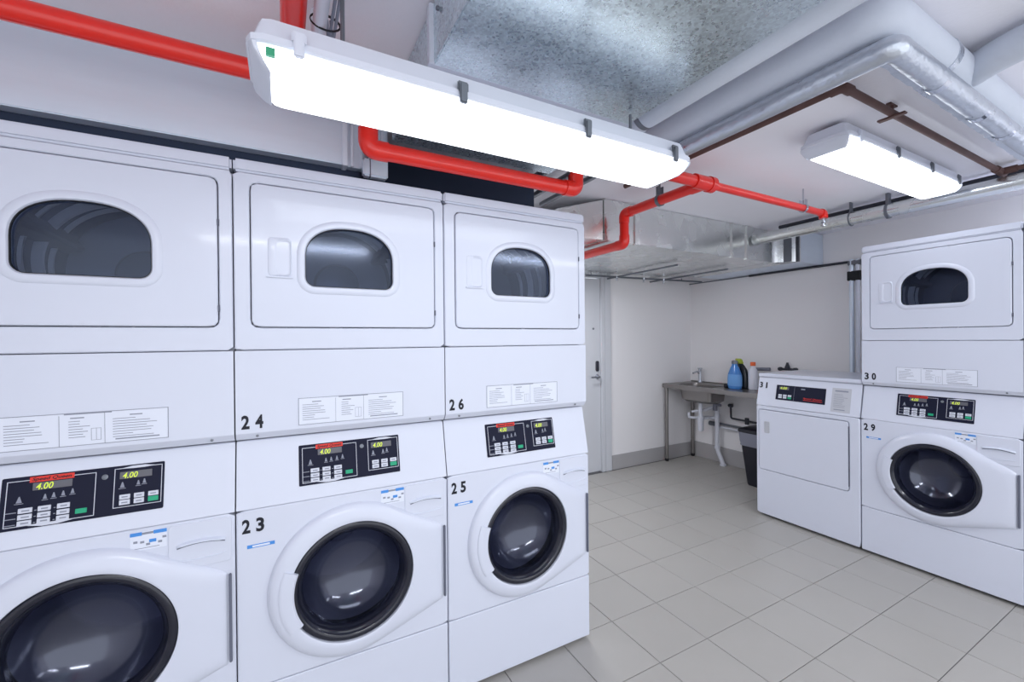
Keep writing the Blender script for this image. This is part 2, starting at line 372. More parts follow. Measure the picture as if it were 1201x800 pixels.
def control_panel(root):
    X0, X1, Z0, Z1 = .178, .512, .912, 1.042
    w = X1-X0; hh = Z1-Z0
    U = lambda a: X0+a*w
    V = lambda b: Z1-b*hh
    p = slope(plate(MB(), rrect(X0, X1, Z0, Z1, .003, 3), -.003, .004, .001).build('control_panel', BLACK, root))
    yb = -.0036
    fl = MB(); frame_line(fl, U(.03), U(.55), V(.94), V(.07), yb); frame_line(fl, U(.665), U(.985), V(.86), V(.05), yb)
    lens_mark(fl, U(.29), V(.945), w*.26, .006, yb-.0002); lens_mark(fl, U(.825), V(.055), w*.24, -.006, yb-.0002)
    slope(fl.build('panel_outline', BTN, p))
    slope(cbox(MB(), U(.155), U(.415), V(.125), V(.02), yb-.0006, yb+.001).build('brand_strip', REDB, p))
    t = MB(); text(t, 'Speed Queen', U(.17), V(.118), yb-.0012, hh*.085, off=.01, font_shear=.25, width=w*.23); slope(t.build('brand_lettering', INK, p))
    slope(cbox(MB(), U(.175), U(.405), V(.285), V(.14), yb-.0003, yb+.001).build('display', LCD, p))
    t = MB(); text(t, '4.00', U(.195), V(.275), yb-.001, hh*.125, off=.01, font_shear=.2, width=w*.1); slope(t.build('display_digits', LCD_DIG, p))
    slope(cbox(MB(), U(.70), U(.915), V(.275), V(.13), yb-.0003, yb+.001).build('display', LCD, p))
    t = MB(); text(t, '4.00', U(.72), V(.265), yb-.001, hh*.12, off=.01, font_shear=.2, width=w*.1); slope(t.build('display_digits', LCD_DIG, p))
    ic = MB()
    for a, b, s in ((.105, .46, 1.4), (.25, .44, 1), (.30, .43, 1), (.355, .42, 1), (.41, .40, 1), (.72, .42, 1.3), (.825, .40, 1), (.865, .38, 1)):
        x = U(a); z = V(b)
        ic.loft([L3([(x-.004*s, z-.004), (x+.004*s, z-.004), (x+.001, z+.008*s), (x-.001, z+.008*s)], yb+.001), L3([(x-.004*s, z-.004), (x+.004*s, z-.004), (x+.001, z+.008*s), (x-.001, z+.008*s)], yb-.0002)], True, True, True)
        ic.box(x-.006*s, x+.006*s, yb-.0002, yb+.001, z-.0075, z-.006)
    for r_ in (.62, .735, .85):
        for c_ in (.035, .195, .305): ic.box(U(c_), U(c_+(.06 if c_ < .1 else .012)), yb-.0002, yb+.001, V(r_+.055), V(r_+.04))
    slope(ic.build('panel_symbols', GREY_INK, p, kind='stuff'))
    def button(x0, x1, z0, z1, m):
        b = slope(cbox(MB(), x0, x1, z0, z1, yb-.0016, yb+.001).build('button', m, p))
        return b
    wr = MB()
    for c0, c1 in ((.105, .185), (.215, .29), (.325, .40)):
        for r0 in (.60, .72, .835):
            button(U(c0), U(c1), V(r0+.095), V(r0), BTN); wr.box(U(c0+.02), U(c1-.015), yb-.0018, yb-.001, V(r0+.062), V(r0+.036))
    button(U(.435), U(.505), V(.85), V(.755), GREEN)
    for c0, c1 in ((.705, .775), (.80, .868), (.895, .965)):
        button(U(c0), U(c1), V(.695), V(.60), BTN); wr.box(U(c0+.015), U(c1-.015), yb-.0018, yb-.001, V(.66), V(.635))
        button(U(c0), U(c1), V(.81), V(.71), GREEN if c0 > .88 else BTN)
        if c0 < .88: wr.box(U(c0+.015), U(c1-.015), yb-.0018, yb-.001, V(.775), V(.75))
    slope(wr.build('button_lettering', GREY_INK, p, kind='stuff'))
    s = MB().lathe([(.007, .001), (.007, -.001), (.004, -.002), (.004, -.0008), (.0001, -.0008)], (U(.605), yb, V(.19)), 'y', 16, True, True)
    slope(s.build('keyhole', HANG, p))
    return p
def door_outline(c, r, xr, zt, zb, n=96):
    pts = [(c[0]+r*cos(2*pi*k/n), c[1]+r*sin(2*pi*k/n)) for k in range(n)]+[(xr, zt), (xr, zb)]
    pts = sorted(set((round(a, 6), round(b, 6)) for a, b in pts))
    def half(ps):
        o = []
        for p in ps:
            while len(o) > 1 and (o[-1][0]-o[-2][0])*(p[1]-o[-2][1])-(o[-1][1]-o[-2][1])*(p[0]-o[-2][0]) <= 0: o.pop()
            o.append(p)
        return o[:-1]
    return half(pts)+half(pts[::-1])
def make_washer():
    t = thing('washing_machine', '', 'washing machine')
    b = MB(); side_shell(b, .0018, .6882, .056, .70, .018, 1.076); b.build('cabinet', ENAMEL, t)
    for x in (.06, .63):
        for y in (.1, .64): MB().lathe([(.022, 0), (.022, .008), (.012, .01), (.012, .0175)], (x, y, 0), 'z', 12, True, True).build('foot', RUB, t)
    plate(MB(), rrect(.0018, .6882, .018, .2975, .004, 3), 0, .055, .004).build('lower_panel', ENAMEL, t)
    circ = [(GL[0]+.212*cos(2*pi*k/96), GL[1]+.212*sin(2*pi*k/96)) for k in range(96)]
    holed(MB(), rrect(.0018, .6882, .2995, .8645, .004, 3), circ, 0, .055, .003, 144, GL).build('front_panel', ENAMEL, t)
    # sloping console block
    prof = [(.055, .866), (SY0+.001, .866), (SY0, .868), (SY1-.002, 1.070), (SY1+.004, 1.0755), (.055, 1.0755)]
    xs = [(.0043, .0025), (.0018, 0), (.6882, 0), (.6857, .0025)]
    cb = MB(); loops = []
    cy, cz = .04, .97
    for x, d in xs: loops.append([(x, y+(d if y < .05 else 0), z) for y, z in prof])
    cb.loft(loops, True, True, True); cb.build('console', ENAMEL, t)
    control_panel(t)
    # door
    oc = door_outline((.344, .57), .262, .668, .688, .402)
    c = GL; n = 144
    ih = lambda r: [(GL[0]+r*cos(2*pi*k/n), GL[1]+r*sin(2*pi*k/n)) for k in range(n)]
    R = lambda d: resample(inset(oc, d), c, n)
    d = MB().loft([L3(R(0), .0), L3(R(.003), -.009), L3(R(.010), -.018), L3(R(.026), -.024), L3(R(.042), -.0265), L3(ih(.209), -.0275), L3(ih(.203), -.025), L3(ih(.201), -.010), L3(ih(.201), .02)])
    for i_, (x_, y_, z_) in enumerate(d.v):
        if y_ < 0: d.v[i_] = (x_, y_*(1-.55*min(1, max(0, (x_-.50)/.16))), z_)
    dr = d.build('door', ENAMEL, t)
    MB().lathe([(.2005, .02), (.2005, -.018), (.197, -.0215), (.188, -.023), (.180, -.020), (.165, -.002), (.162, .03)], (GL[0], 0, GL[1]), 'y', 72).build('door_rim', RIM, dr)
    MB().lathe([(.179, -.020), (.172, -.004), (.163, .016), (.153, .036), (.142, .054), (.128, .072), (.110, .087), (.088, .099), (.062, .107), (.034, .112), (.012, .1135), (.001, .1136)], (GL[0], 0, GL[1]), 'y', 72).build('door_glass', GLASS_W, dr)
    a0, a1 = radians(158), radians(211); seg = 14; ls = []
    for k in range(seg+1):
        a = a0+(a1-a0)*k/seg; ca, sa = cos(a), sin(a)
        P = lambda r, y: (GL[0]+r*ca, y, GL[1]+r*sa)
        ls.append([P(.190, -.020), P(.188, -.028), P(.193, -.0325), P(.222, -.0325), P(.232, -.028), P(.232, -.022)])
    MB().loft(ls, True, True, True).build('door_handle', ENAMEL, dr)
    MB().box(.6715, .679, -.011, .0, .410, .682, .002).build('hinge_strip', SLOT, dr)
    # drawer
    dw = plate(MB(), rrect(.525, .680, .722, .858, .012, 4), -.003, .001, .002).build('detergent_drawer', ENAMEL, t)
    hb = MB(); ls = []
    for k in range(17):
        u = k/16; x = .543+u*.122; s_ = 4*u*(1-u); z = .793+.008*s_
        ls.append([(x, -.002, z-.004), (x, -.004-.010*min(1, s_*2.5), z-.002), (x, -.004-.010*min(1, s_*2.5), z+.002), (x, -.002, z+.006)])
    hb.loft(ls, True, True, True)
    ls = []
    for k in range(17):
        u = k/16; x = .543+u*.122; s_ = 4*u*(1-u); z = .752-.006*s_
        ls.append([(x, -.002, z-.002), (x, -.0055, z-.001), (x, -.0055, z+.001), (x, -.002, z+.002)])
    hb.loft(ls, True, True, True); hb.build('drawer_handle', ENAMEL_L, dw)
    gp = MB(); ls = []
    for k in range(17):
        u = k/16; x = .545+u*.118; s_ = 4*u*(1-u); z = .7885+.008*s_
        ls.append([(x, -.0025, z-.003), (x, -.0042, z-.003), (x, -.0042, z), (x, -.0025, z)])
    gp.loft(ls, True, True, True); gp.build('grip_painted_shade', SLOT, dw)  # raised grey strip that paints the shade under the drawer lip
    # stickers
    st = MB().box(.440, .522, -.0012, .0005, .803, .855).build('info_sticker', PAPER, t)
    for q4 in ((.440, .466, .845, .855), (.492, .522, .845, .855), (.482, .498, .822, .831)): MB().box(q4[0], q4[1], -.0018, -.001, q4[2], q4[3]).build('sticker_band', BLUE, st)
    q = MB().box(.466, .492, -.0018, -.001, .847, .853)
    for (x, z) in ((.447, .825), (.462, .823), (.475, .815), (.502, .817), (.512, .829)): q.box(x, x+.009, -.0018, -.001, z, z+.006)
    q.box(.447, .505, -.0018, -.001, .808, .8095); q.build('sticker_print', GREY_INK, st, kind='stuff')
    sp = MB().box(.030, .106, -.0010, .0005, .744, .7545).build('strip_sticker', BLUE, t)
    MB().box(.044, .092, -.0016, -.0008, .7465, .752).build('sticker_print', PAPER, sp)
    # drum
    dm = MB().lathe([(.205, .056), (.235, .10), (.24, .12), (.24, .30), (.24, .48), (.225, .50), (.08, .50), (.06, .47), (.001, .465)], (GL[0], 0, GL[1]), 'y', 48); dm.build('drum', DRUM_D, t)
    MB().lathe([(.205, .052), (.196, .04), (.185, .055), (.188, .085), (.205, .10)], (GL[0], 0, GL[1]), 'y', 48).build('door_gasket', RUB, t)
    return t
def arch(x0, x1, z0, z1, n=14):
    """window outline: flat bottom with round corners, domed top"""
    w = x1-x0; r = .03; out = []
    for k in range(7): a = radians(270+90*k/6); out.append((x1-r+r*cos(a), z0+r+r*sin(a)))
    # right side up to the spring line then a flat dome (superellipse)
    zs = z0+.095; xc = (x0+x1)/2
    for k in range(2*n+1):
        a = pi*k/(2*n); ex = 2.35
        cx, sx_ = cos(a), sin(a)
        out.append((xc+(w/2)*math.copysign(abs(cx)**(2/ex), cx), zs+(z1-zs)*abs(sx_)**(2/ex)))
    for k in range(7): a = radians(180+90*k/6); out.append((x0+r+r*cos(a), z0+r+r*sin(a)))
    return out
YD = .0145
def sheet_label(root, x0, x1, z0, z1, y):
    lb = MB().box(x0, x1, y-.0008, y+.001, z0, z1).build('instruction_label', PAPER, root)
    q = MB(); yf = y-.0013; w = x1-x0; hh = z1-z0
    frame_line(q, x0, x1, z0, z1, yf, .0016)
    for a in (.33, .595): q.box(x0+w*a, x0+w*a+.001, yf, yf+.0008, z0, z1-(.006 if a < .5 else .003))
    q.box(x0+w*.36, x0+w*.64, yf, yf+.0008, z1-.0045, z1-.0015)
    r2 = random.Random(3)
    for a, b, n in ((.02, .30, 8), (.37, .50, 7), (.63, .95, 8)):
        q.box(x0+w*(a+b)/2-.014, x0+w*(a+b)/2+.014, yf, yf+.0008, z1-.0155, z1-.0125)
        for k in range(n):
            z = z1-.024-k*.0072
            if z < z0+.006: break
            q.box(x0+w*(a+.015), x0+w*(a+.015+(b-a)*r2.uniform(.35, .95)), yf, yf+.0008, z, z+.0016)
    frame_line(q, x0+w*.515, x0+w*.575, z0+.012, z0+.045, yf, .0008); q.box(x0+w*.545, x0+w*.547, yf, yf+.0008, z0+.012, z0+.045)
    q.box(x0+w*.66, x0+w*.94, yf, yf+.0008, z0+.008, z0+.0115)
    q.build('label_print', GREY_INK, lb, kind='stuff')
def make_dryer():
    t = thing('tumble_dryer', '', 'tumble dryer')
    b = MB(); side_shell(b, .0018, .6882, .05, .70, 1.080, 1.934); b.build('cabinet', ENAMEL, t)
    prof = [(.05, 1.0815), (.036, 1.0815), (.030, 1.083), (YD+.003, 1.101), (YD, 1.106), (YD, 1.366), (YD+.002, 1.3672), (.05, 1.3672)]
    lp = MB(); loops = []
    for x, d in ((.0038, .002), (.0018, 0), (.6882, 0), (.6862, .002)): loops.append([(x, y+(d if y < .045 else 0), z) for y, z in prof[::-1]])
    lp.loft(loops, True, True, True); lpo = lp.build('lower_panel', ENAMEL, t)
    for x in (.06, .63): MB().lathe([(.004, .0), (.004, -.003), (.002, -.004)], (x, .022, 1.093), 'y', 10, True, True).build('screw', HANG, lpo)
    dro = rrect(.045, .653, 1.440, 1.905, .022, 6); win = arch(.203, .492, 1.580, 1.786); wc = (.347, 1.66)
    holed(MB(), rrect(.0018, .6882, 1.3693, 1.9322, .004, 3), dro, YD, .05, .003, 160, (.349, 1.67)).build('front_frame', ENAMEL, t)
    di = inset(dro, .0032)
    d = MB(); holed(d, di, win, YD-.002, .045, .003, 160, wc); dd = d.build('door', ENAMEL, t)
    R = lambda p: resample(p, wc, 120)
    bz = MB().loft([L3(R(inset(win, -.026)), YD-.0015), L3(R(inset(win, -.022)), YD-.005), L3(R(inset(win, -.012)), YD-.0075), L3(R(inset(win, -.003)), YD-.006), L3(R(inset(win, .001)), YD-.001), L3(R(inset(win, .001)), .03)])
    bz.build('window_bezel', ENAMEL, dd)
    MB().loft([L3(R(inset(win, -.001)), .028), L3(R(inset(win, -.001)), .024)], True, True, True).build('window_glass', GLASS_D, dd)
    MB().loft([L3(R(inset(win, -.001)), .022), L3(R(inset(win, -.001)), .013), L3(R(inset(win, .0025)), .013), L3(R(inset(win, .0025)), .022)]).build('window_seal', RUB, dd)
    # grip: shallow pocket with a rounded top and a ledge line at its foot
    ho = rrect(.094, .163, 1.608, 1.735, .012, 4); hi = rrect(.116, .158, 1.614, 1.725, .012, 4); hc = (.137, 1.67)
    H = lambda p: resample(p, hc, 60)
    hm = MB().loft([L3(H(ho), YD-.002), L3(H(inset(ho, .003)), YD-.0045), L3(H(inset(hi, -.003)), YD-.0055), L3(H(hi), YD-.0035), L3(H(inset(hi, .004)), YD-.0022)], True, False, True)
    hm.box(.090, .166, YD-.008, YD-.001, 1.603, 1.6085, .0015); hm.build('door_handle', ENAMEL, dd)
    for z in (1.755, 1.49): MB().box(.6505, .6545, YD-.004, YD+.004, z, z+.02, .001).build('hinge', SLOT, dd)
    MB().box(.0018, .6882, YD, .70, 1.9345, 1.975, .007).build('top_cover', ENAMEL, t)
    sheet_label(t, .178, .526, 1.1155, 1.2055, YD)
    # drum and inner front ring
    c = (.36, 0, 1.655)
    pr = [(.30, .052), (.235, .065), (.225, .09), (.225, .14), (.228, .56), (.15, .575), (.10, .58), (.09, .56), (.001, .555)]
    dro_ = MB().lathe(pr, c, 'y', 56).build('drum', DRUM, t)
    for y, hh_ in ((.15, .007), (.23, .007), (.31, .020), (.42, .009)):
        MB().lathe([(.226, y), (.226-hh_*1.2, y+.004), (.226-hh_*1.4, y+.010), (.226, y+.016+hh_)], c, 'y', 56).build('drum_ridge', DRUM_R, dro_)
    for k in range(3):
        v = MB(); a = radians(35+120*k); ls = []
        for yy, s_ in ((.11, .3), (.16, 1), (.48, 1), (.53, .3)):
            ls.append([(c[0]+(.224-dp*s_)*cos(a+da), yy, c[2]+(.224-dp*s_)*sin(a+da)) for dp, da in ((0, -.16), (.05, -.05), (.055, 0), (.05, .05), (0, .16))])
        v.loft(ls, True, True, True); v.build('drum_vane', DRUM, dro_)
    return t
def number(root, s, x, z, y, h=.044, w=.060, sl=False):
    m = MB(); wd = w*.37
    text(m, s[0], x, z, y, h, off=.034, width=wd if s[0] != '1' else wd*.45)
    text(m, s[1], x+w-(wd if s[1] != '1' else wd*.6), z, y, h, off=.034, width=wd if s[1] != '1' else wd*.45)
    o = m.build('number', INK, root)
    if sl: slope(o)
    return o
W = .69
washer0 = make_washer(); dryer0 = make_dryer()
XR, YA = 3.4285, -.2175
stacks = [  # location, rotation, washer number, dryer number, washer label, dryer label
 ((-W, 0, 0), 0, None, None, 'leftmost white front-loading washing machine, nearest the camera, door cut by frame edge',
  'leftmost white tumble dryer, stacked above the nearest washer, cut by frame edge'),
 ((0, 0, 0), 0, '23', '24', 'white front-loading washing machine marked 23, in the middle of the left row',
  'white stacked tumble dryer marked 24, in the middle of the left row'),
 ((W, 0, 0), 0, '25', '26', 'white front-loading washing machine marked 25, at the far end of the left row',
  'white tumble dryer marked 26, top unit at the far end of the left row'),
 ((XR, YA, 0), -pi/2, '29', '30', 'white front-loading washing machine marked 29, on the right side beside the single dryer',
  'white tumble dryer marked 30, stacked above washer 29 on the right side'),
 ((XR, YA-W, 0), -pi/2, None, None, 'white washing machine at the right frame edge, only a sliver seen beyond washer 29',
  'white tumble dryer at the right frame edge, only a sliver seen beyond dryer 30')]
for i, (loc, rz, wn, dn, wl, dl) in enumerate(stacks):
    for proto, nn, lab, grp in ((washer0, wn, wl, 'white front-loading washing machines'), (dryer0, dn, dl, 'white stacked tumble dryers')):
        o = proto if i == 0 else copy_tree(proto)
        o.location = loc; o.rotation_euler = (0, 0, rz); o['label'] = lab; o['group'] = grp
        o['_n'] = nn or ''
for o in list(COL.objects):
    if '_n' in o:
        n_ = o['_n']; del o['_n']
        if n_:
            if o['category'] == 'washing machine': number(o, n_, .017, .793, -.0008)
            else: number(o, n_, .017, 1.118, YD-.0008)
# ------------------------------------------------------------------ single dryer 31
def single_dryer():
    t = thing('tumble_dryer', 'low white unstacked tumble dryer marked 31, between washer 29 and the sink bench', 'tumble dryer', (3.4215, YA+W, 0), -pi/2)
    MB().box(.0018, .6882, .056, .70, .02, 1.083, .003).build('cabinet', ENAMEL, t)
    for x in (.06, .63):
        for y in (.1, .64): MB().lathe([(.022, 0), (.022, .008), (.012, .01), (.012, .0195)], (x, y, 0), 'z', 12, True, True).build('foot', RUB, t)
    do = rrect(.020, .628, .366, .834, .018, 5)
    holed(MB(), rrect(.003, .687, .020, .863, .012, 4), do, 0, .055, .004, 160, (.324, .6)).build('front_panel', ENAMEL, t)
    d = plate(MB(), inset(do, .0035), -.003, .05, .004).build('door', ENAMEL, t)
    ho = rrect(.066, .108, .655, .745, .008, 4); hi = rrect(.074, .100, .662, .738, .008, 4); hc = (.087, .7); H = lambda p: resample(p, hc, 60)
    MB().loft([L3(H(ho), -.003), L3(H(inset(ho, .002)), -.0055), L3(H(inset(hi, -.002)), -.006), L3(H(hi), -.005), L3(H(inset(hi, .003)), -.0033)], True, False, True).build('door_handle', PLATE, d)  # grey colour stands in for shade inside the recessed grip
    MB().box(.6245, .628, -.004, .003, .40, .80, .001).build('hinge_strip', SLOT, d)
    prof = [(.055, .866), (SY0+.001, .866), (SY0, .868), (SY1-.002, 1.076), (SY1, 1.081), (.055, 1.081)]
    loops = []
    for x, dd in ((.0055, .0025), (.003, 0), (.687, 0), (.6845, .0025)): loops.append([(x, y+(dd if y < .05 else 0), z) for y, z in prof])
    MB().loft(loops, True, True, True).build('console', ENAMEL, t)
    MB().box(.001, .689, .030, .70, 1.0845, 1.112, .006).build('top_cover', ENAMEL, t)
    X0, X1, Z0, Z1 = .144, .480, .922, 1.032; w = X1-X0; hh = Z1-Z0; U = lambda a: X0+a*w; V = lambda b: Z1-b*hh; yb = -.0036
    p = slope(plate(MB(), rrect(X0, X1, Z0, Z1, .003, 3), -.003, .004, .001).build('control_panel', BLACK, t))
    slope(cbox(MB(), U(.06), U(.27), V(.30), V(.10), yb-.0002, yb+.001).build('display', LCD, p))
    m = MB(); text(m, '4.00', U(.08), V(.27), yb-.001, hh*.16, off=.012, font_shear=.2, width=w*.15); slope(m.build('display_digits', LCD_DIG, p))
    for k in range(3):
        for r0 in (.62, .76): slope(cbox(MB(), U(.06+.1*k), U(.135+.1*k), V(r0+.12), V(r0), yb-.0014, yb+.001).build('button', GREEN if (k == 2 and r0 > .7) else BTN, p))
    m = MB(); text(m, 'Speed Queen', U(.58), V(.80), yb-.0008, hh*.11, off=.008, font_shear=.25, width=w*.36); slope(m.build('brand_lettering', REDB, p))
    m = MB().box(U(.58), U(.95), yb-.0006, yb+.001, V(.87), V(.845)); slope(m.build('brand_line', REDB, p))
    m = MB(); m.box(U(.385), U(.388), yb-.0002, yb+.001, V(.95), V(.05)); m.box(U(.52), U(.60), yb-.0002, yb+.001, V(.2), V(.13)); slope(m.build('panel_symbols', GREY_INK, p, kind='stuff'))
    g2 = slope(plate(MB(), rrect(.517, .630, .885, 1.045, .003, 3), -.002, .004, .001).build('instruction_plate', PLATE, t))
    m = MB(); m.box(.535, .612, -.0028, -.0015, 1.020, 1.030); m.box(.535, .600, -.0028, -.0015, .898, .904)
    for k in range(9): m.box(.530, .530+rnd.uniform(.05, .088), -.0028, -.0015, .918+k*.0105, .9205+k*.0105)
    slope(m.build('plate_print', GREY_INK, g2, kind='stuff'))
    number(t, '31', .014, 1.000, -.0035, .044, .062, True)
single_dryer()

# ------------------------------------------------------------------ lamps
def make_lamp():
    t = thing('ceiling_light', '', 'ceiling light')      # origin = centre of the seam plane; length along x
    Lh, Wh = .635, .095
    P = lambda dx, z, k=1: [(x, y, z) for x, y in rrect(-Lh+dx*k, Lh-dx*k, -Wh+dx, Wh-dx, max(.01, .030-dx*.4), 2)]
    MB().loft([P(.0, 0), P(-.004, .004), P(-.004, .016), P(.004, .020), P(.018, .062), P(.03, .068)], True, True, True).build('housing', LHOUS, t)
    MB().loft([P(.004, -.0005, 4), P(.006, -.012, 3.2), P(.014, -.030, 2.0), P(.026, -.042, 1.5), P(.040, -.046, 1.3)], True, True, True).build('diffuser', LENS, t)
    for sx_ in (-1, 1):     # clear ends of the cover, past the tubes
        E_ = lambda dx, z, xo, xi: [(sx_*x, y, z) for x, y in ((xo, -Wh+dx+.010), (xo, Wh-dx-.010), (xo-.006, Wh-dx), (xi, Wh-dx), (xi, -Wh+dx), (xo-.006, -Wh+dx))]
        MB().loft([E_(.001, 0, Lh-.001, Lh-.0152), E_(.003, -.012, Lh-.005, Lh-.0185), E_(.011, -.029, Lh-.018, Lh-.0275), E_(.023, -.041, Lh-.030, Lh-.0385)], True, True, True).build('cover_end', LHOUS, t)
    for y in (-1, 1):
        for x in (-.545, -.19, .19, .545):
            c = MB().box(x-.010, x+.010, y*.104-.005, y*.104+.005, -.018, .030, .003)
            c.box(x-.014, x+.014, y*.101-.004, y*.101+.004, .012, .036, .003); c.build('clip', HANG if y < 0 and x > -.5 else LHOUS, t)
    return t
lamp = make_lamp(); lamp.location = (.715, -.508, 1.985)
tag(lamp, 'long white tube light fitting hanging low above the left row of machines, lit', 'ceiling light', 'ceiling tube lights')
st = MB().box(-.592, -.572, -.1035, -.099, -.001, .001); 
l2 = copy_tree(lamp)
for ch in l2.children:
    if ch.name.startswith('diffuser'): ch.data = ch.data.copy(); ch.data.materials[0] = LENS2
l2.location = (2.83, -.592, 2.235)
tag(l2, 'lit tube light fitting fixed flat against the ceiling, on the right side of the room', 'ceiling light', 'ceiling tube lights')
MB().box(-.604, -.588, -.0945, -.086, -.022, -.006).build('green_sticker', STICK_G, lamp)
for x in (-.45, .45): MB().tube([(x, 0, .066), (x, 0, (CEIL_Z if x < 0 else 2.144)-1.985)], .005, 8).box(x-.03, x+.03, -.03, .03, .064, .070).build('suspension_rod', HANG, lamp)
for x in (-.45, .45): MB().box(x-.02, x+.02, -.05, .05, .066, CEIL_Z-2.235).build('mounting_bracket', HANG, l2)

# ------------------------------------------------------------------ ducts
def duct_box(name, label, x0, x1, y0, y1, z0, z1, m):
    t = thing(name, label, 'air duct', (x0, y0, z0)); a, b, c = x1-x0, y1-y0, z1-z0
    MB().box(0, a, 0, b, 0, c, .003).build('duct_body', m, t); return t, a, b, c
zt = CEIL_Z-.003
t, a, b, c = duct_box('air_duct', 'wide galvanised air duct with mottled underside, overhead above the low tube light', .505, 1.215, -1.75, .06, 2.15, zt, GALV)
for y in (1.30, .55): MB().box(-.012, a+.012, y, y+.022, -.006 if y < 1 else -.0005, c-.002, .002).build('flange', LHOUS, t)
for (x, y, z) in ((-.002, 1.25, .115), (-.002, .9, .12)): MB().lathe([(.006, 0), (.006, -.006), (.003, -.008)], (x, y, z), 'x', 10, True, True).build('bolt', HANG, t)
t, a, b, c = duct_box('air_duct', 'pale grey flat-sided air duct running above the left row of dryers', XL+.03, .345, .10, .148, 2.045, zt, GALV_P)
MB().box(a-.012, a+.006, -.008, b, -.004, c, .002).build('flange', LHOUS, t)
MB().box(a+.006, a+.155, .012, b, 0, c, .002).build('duct_joint', GALV_P, t)
for x in (a+.018, a+.052, a+.128): MB().box(x, x+.010, .002, .014, 0, c, .002).build('rib', LHOUS, t)
t = thing('junction_box', 'small grey cable box with conduits under the red pipe bend', 'junction box', (.445, .086, 2.005))
MB().box(-.045, .045, -.025, .011, 0, .065, .006).build('box', GALV_P, t)
for x in (-.03, -.008): MB().tube([(x, -.005, .060), (x, -.005, zt-2.005)], .007, 10).build('conduit', HANG, t)
MB().box(-.022, -.018, -.027, .010, -.002, .067, .001).build('lid_seam', SLOT, t)
# far duct
t, a, b, c = duct_box('air_duct', 'shiny galvanised air duct along the far wall above the door and sink', 2.0, 3.86, .60, YW-.01, 2.045, zt, GALV_F)
for x in (.0, .27): MB().box(x-.008, x+.012, -.010, .02, -.006, c-.002, .002).build('flange', GALV_F, t)
for x in (1.31, 1.50): MB().box(x, x+.014, -.012, .02, -.006, c-.002, .002).build('flange', GALV_F, t)
MB().lathe([(.018, .0), (.018, -.02), (.008, -.024)], (.28, -.01, .235), 'y', 14, True, True).build('stud', HANG, t)
e = MB().loft([[(-.35, y, z) for y, z in ((.05, .0), (.7, 0), (.7, .17), (.05, .17))], [(-.012, y, z) for y, z in ((0, 0), (.9, 0), (.9, c-.01), (0, c-.01))]], True, True, True)
e.build('duct_taper', GALV_F, t)
e = MB(); ls = []
for k in range(9):
    q = k/8; x = a+.005+.20*q; y = -.13*(3*q*q-2*q**3)
    ls.append([(x, y, 0), (x, .9, 0), (x, .9, c-.002), (x, y, c-.002)])
e.loft(ls, True, True, True); e.build('duct_elbow', GALV_F, t)
for x in (.09, .16): MB().box(a+x, a+x+.010, -.115 if x < .1 else -.142, .02, -.003, c-.002, .002).build('seam', HANG, t)
MB().box(a+.206, XW-2.0-.003, -.13, .9, 0, c-.002, .002).build('duct_end', GALV_P, t)

# ------------------------------------------------------------------ sprinkler pipe (red)
t = thing('sprinkler_pipe', 'glossy red sprinkler pipework with bends, tee and branches running under the ceiling', 'pipe', (0, 0, 0))
r = .029; YP = -.10; ZP = 2.2
def seg(pts, rr=r, fil=0, name='pipe_run', m=REDP): return MB().tube(pts, rr, 20, fil).build(name, m, t)
def fitting(pts, rr=r*1.13, fil=.05): return MB().tube(pts, rr, 20, fil, fseg=8).build('elbow', REDP, t)
seg([(XL+.01, YP, ZP), (.355, YP, ZP)])
seg([(.165, YP-.02, ZP), (.165, -1.7, ZP)]); MB().tube([(.165, YP, ZP), (.165, YP-.08, ZP)], r*1.2, 20).tube([(.10, YP, ZP), (.23, YP, ZP)], r*1.2, 20).build('tee', REDP, t)
fitting([(.34, YP, ZP), (.395, YP, ZP), (.395, YP, ZP-.05)])
YB = -.075; ZB = 2.045
seg([(.395, YP, ZP-.04), (.395, YB, ZB+.05)])
fitting([(.395, YB, ZB+.065), (.395, YB, ZB), (.46, YB, ZB)])
seg([(.45, YB, ZB), (1.215, YB, ZB)])
fitting([(1.20, YB, ZB), (1.262, YB, ZB), (1.262, YB, ZB+.06)])
seg([(1.262, YB, ZB+.05), (1.262, YP, ZP-.04)]); fitting([(1.262, YP, ZP-.05), (1.262, YP, ZP), (1.33, YP, ZP)])
seg([(1.32, YP, ZP), (2.05, YP, ZP)])
MB().tube([(1.99, YP, ZP), (2.13, YP, ZP)], r*1.25, 20).tube([(2.07, YP, ZP), (2.07, YP+.08, ZP)], r*1.2, 20).tube([(2.10, YP, ZP), (2.135, YP, ZP)], r*1.4, 20).build('tee', REDP, t)
seg([(2.13, YP, ZP), (3.215, YP, ZP)], .021); MB().tube([(3.205, YP, ZP), (3.235, YP, ZP), (3.235, YP, ZP-.035)], .025, 16, .02).build('elbow', REDP, t)
s = MB().lathe([(.008, 0), (.008, -.02), (.014, -.022), (.014, -.026), (.004, -.03), (.004, -.045), (.016, -.047), (.016, -.05)], (3.235, YP, ZP-.035), 'z', 12, True, True); s.build('sprinkler_head', CHROME, t)
XC = 2.075
seg([(XC, YP+.07, ZP), (XC, .455, ZP)]); fitting([(XC, .43, ZP), (XC, .495, ZP), (XC, .495, ZP-.06)])
seg([(XC, .495, ZP-.05), (XC, .495, 2.045)]); fitting([(XC, .495, 2.06), (XC, .495, 2.005), (XC, .56, 2.005)])
seg([(XC, .55, 2.005), (XC, YW-.002, 2.005)])
